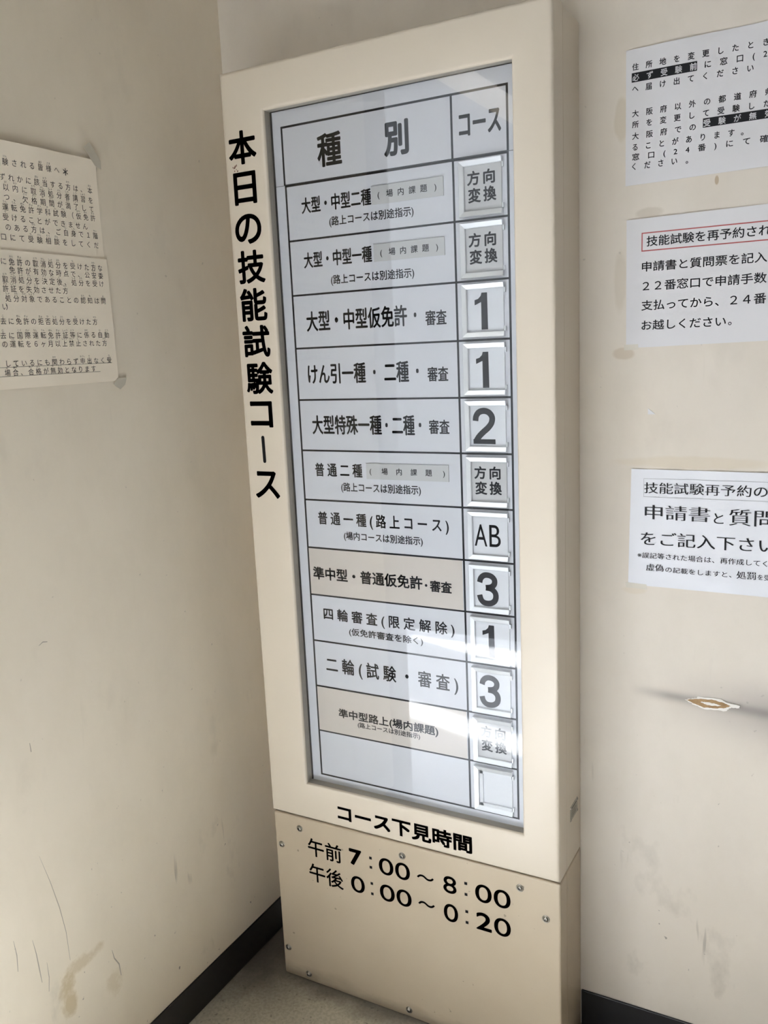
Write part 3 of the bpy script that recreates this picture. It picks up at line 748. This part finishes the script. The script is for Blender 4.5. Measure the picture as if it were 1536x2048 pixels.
# ------------------------------------------------------------------ notice on the left wall
f0 = lambda a, b: .0022 + .010 * max(0, (b - 2.52) / .16) ** 2 * (.35 + .65 * max(0, min(1, (-.36 - a) / .25))) + .0008 * math.sin(a * 15 + b * 11)
f0b = lambda a, b: f0(a, b) + .0034
TL = -.93
no = empty('taped_notice', (XL, -.55, 2.38))
tag(no, 'yellowed two-sheet notice with small ruby print taped to the left wall', 'notice', 'notices on the walls')
RUBY = {'験': 'けん', '皆': 'みな', '様': 'さま', '該': 'がい', '当': 'とう', '方': 'かた', '本': 'ほん', '内': 'ない', '取': 'とり', '消': 'けし', '処': 'しょ', '分': 'ぶん', '者': 'しゃ', '講': 'こう', '習': 'しゅう',
        '欠': 'けっ', '格': 'かく', '期': 'き', '間': 'かん', '満': 'まん', '了': 'りょう', '運': 'うん', '転': 'てん', '免': 'めん', '許': 'きょ', '学': 'がっ', '科': 'か', '試': 'し', '仮': 'かり', '受': 'う',
        '自': 'じ', '身': 'しん', '階': 'かい', '相': 'そう', '談': 'だん', '有': 'ゆう', '効': 'こう', '時': 'じ', '点': 'てん', '公': 'こう', '安': 'あん', '委': 'い', '決': 'けっ', '定': 'てい', '後': 'ご',
        '証': 'しょう', '失': 'しっ', '対': 'たい', '象': 'しょう', '認': 'にん', '知': 'ち', '問': 'と', '拒': 'きょ', '否': 'ひ', '国': 'こく', '際': 'さい', '等': 'とう', '係': 'かか', '動': 'どう', '月': 'げつ', '以': 'い', '上': 'じょう', '禁': 'きん', '止': 'し',
        '関': 'かか', '申': 'もうし', '出': 'で', '場': 'ば', '合': 'あい', '無': 'む', '去': 'こ'}
def ruby_line(mb, place, s, a0, b0, a1, b1, h=.0168):
    n = len(s)
    w = .0170; pitch = (a1 - a0 - w) / (n - 1)
    for i, ch in enumerate(s):
        ca = a0 + w / 2 + pitch * i; cb = b0 + (b1 - b0) * i / (n - 1)
        vs, fs = glyphs(ch); x0, x1, y0, y1 = bbox(vs); k = .0178
        # each character keeps its own place inside its square
        mb.add([place(ca + (x - .5) * k, cb + (y - .38) * k) for x, y in vs], fs, 1)
        if ch in RUBY:
            r = RUBY[ch]; wr = .0052 * len(r); vs, fs = glyphs(r); x0, x1, y0, y1 = bbox(vs); kk = .0058
            mb.add([place(ca - wr / 2 + (x - x0) * wr / (x1 - x0), cb + .0124 + (y - .38) * kk) for x, y in vs], fs, 1)
up_ = MB(); notice_paper(up_, 'x', XL, f0, [(TL, 2.674), (-.3616, 2.6788), (-.3620, 2.4180), (TL, 2.4180)], 20, 16)
pu = onplane('x', XL, ink(f0, .0006))
for s, a0, b0, a1, b1 in [('験される皆様へ', -.6632, 2.6285, -.4905, 2.6335), ('ずれかに該当する方は、本', -.6742, 2.5935, -.3817, 2.5975), ('以内に取消処分者講習を', -.6663, 2.5706, -.3822, 2.5728), ('つ、欠格期間が満了して', -.6665, 2.5480, -.3823, 2.5504),
                          ('運転免許学科試験（仮免許', -.6735, 2.5246, -.3801, 2.5276), ('受けることができません', -.6757, 2.5010, -.4111, 2.5030), ('のある方は、ご自身で１階', -.6720, 2.4780, -.3782, 2.4822), ('口にて受験相談をしてくだ', -.6886, 2.4540, -.3786, 2.4574)]:
    ruby_line(up_, pu, s, a0, b0, a1, b1)
for k in range(3):
    t = k * math.pi / 3 + math.pi / 6; capsule(up_, pu, -.4700 - .008 * math.cos(t), 2.6330 - .008 * math.sin(t), -.4700 + .008 * math.cos(t), 2.6330 + .008 * math.sin(t), .0011, 1)
up_.build('upper_sheet', [PAPEROLD, OLDINK], no, smooth=40)
lo_ = MB(); notice_paper(lo_, 'x', XL, f0b, [(TL, 2.4245), (-.3585, 2.4225), (-.3553, 2.0931), (TL, 2.0895)], 20, 16)
plw = onplane('x', XL, ink(f0b, .0006))
for s, a0, b0, a1, b1 in [('に免許の取消処分を受けた方な', -.7006, 2.3961, -.3769, 2.3977), ('免許が有効な時点で、公安委', -.6783, 2.3767, -.3776, 2.3770), ('取消処分を決定後、処分を受け', -.7021, 2.3536, -.3775, 2.3557), ('許証を失効させた方', -.7041, 2.3317, -.5036, 2.3331),
                          ('処分対象であることの認知は問', -.7003, 2.3086, -.3766, 2.3106), ('い）', -.7128, 2.2887, -.6850, 2.2889), ('去に免許の拒否処分を受けた方', -.7226, 2.2542, -.4136, 2.2547), ('去に国際運転免許証等に係る自動', -.7276, 2.2202, -.3760, 2.2199),
                          ('の運転を６ヶ月以上禁止された方', -.7258, 2.1995, -.3868, 2.1977), ('しているにも関わらず申出なく受', -.7235, 2.1528, -.3760, 2.1513), ('場合、合格が無効となります', -.7275, 2.1306, -.4353, 2.1304)]:
    ruby_line(lo_, plw, s, a0, b0, a1, b1)
bars(lo_, plw, -.76, -.3754, 2.1434, 2.1442, 1); bars(lo_, plw, -.76, -.4204, 2.1213, 2.1221, 1)
lo_.build('lower_sheet', [PAPEROLD, OLDINK], no, smooth=40)
tape(no, 'x', XL, f0, [(-.4018, 2.7052), (-.3794, 2.7207), (-.3435, 2.6795), (-.3435, 2.6580), (-.3640, 2.6640)], TAPE)
tape(no, 'x', XL, f0b, [(-.3760, 2.0850), (-.3600, 2.1010), (-.3251, 2.0999), (-.3330, 2.0814), (-.3530, 2.0690), (-.3700, 2.0790)], TAPE)
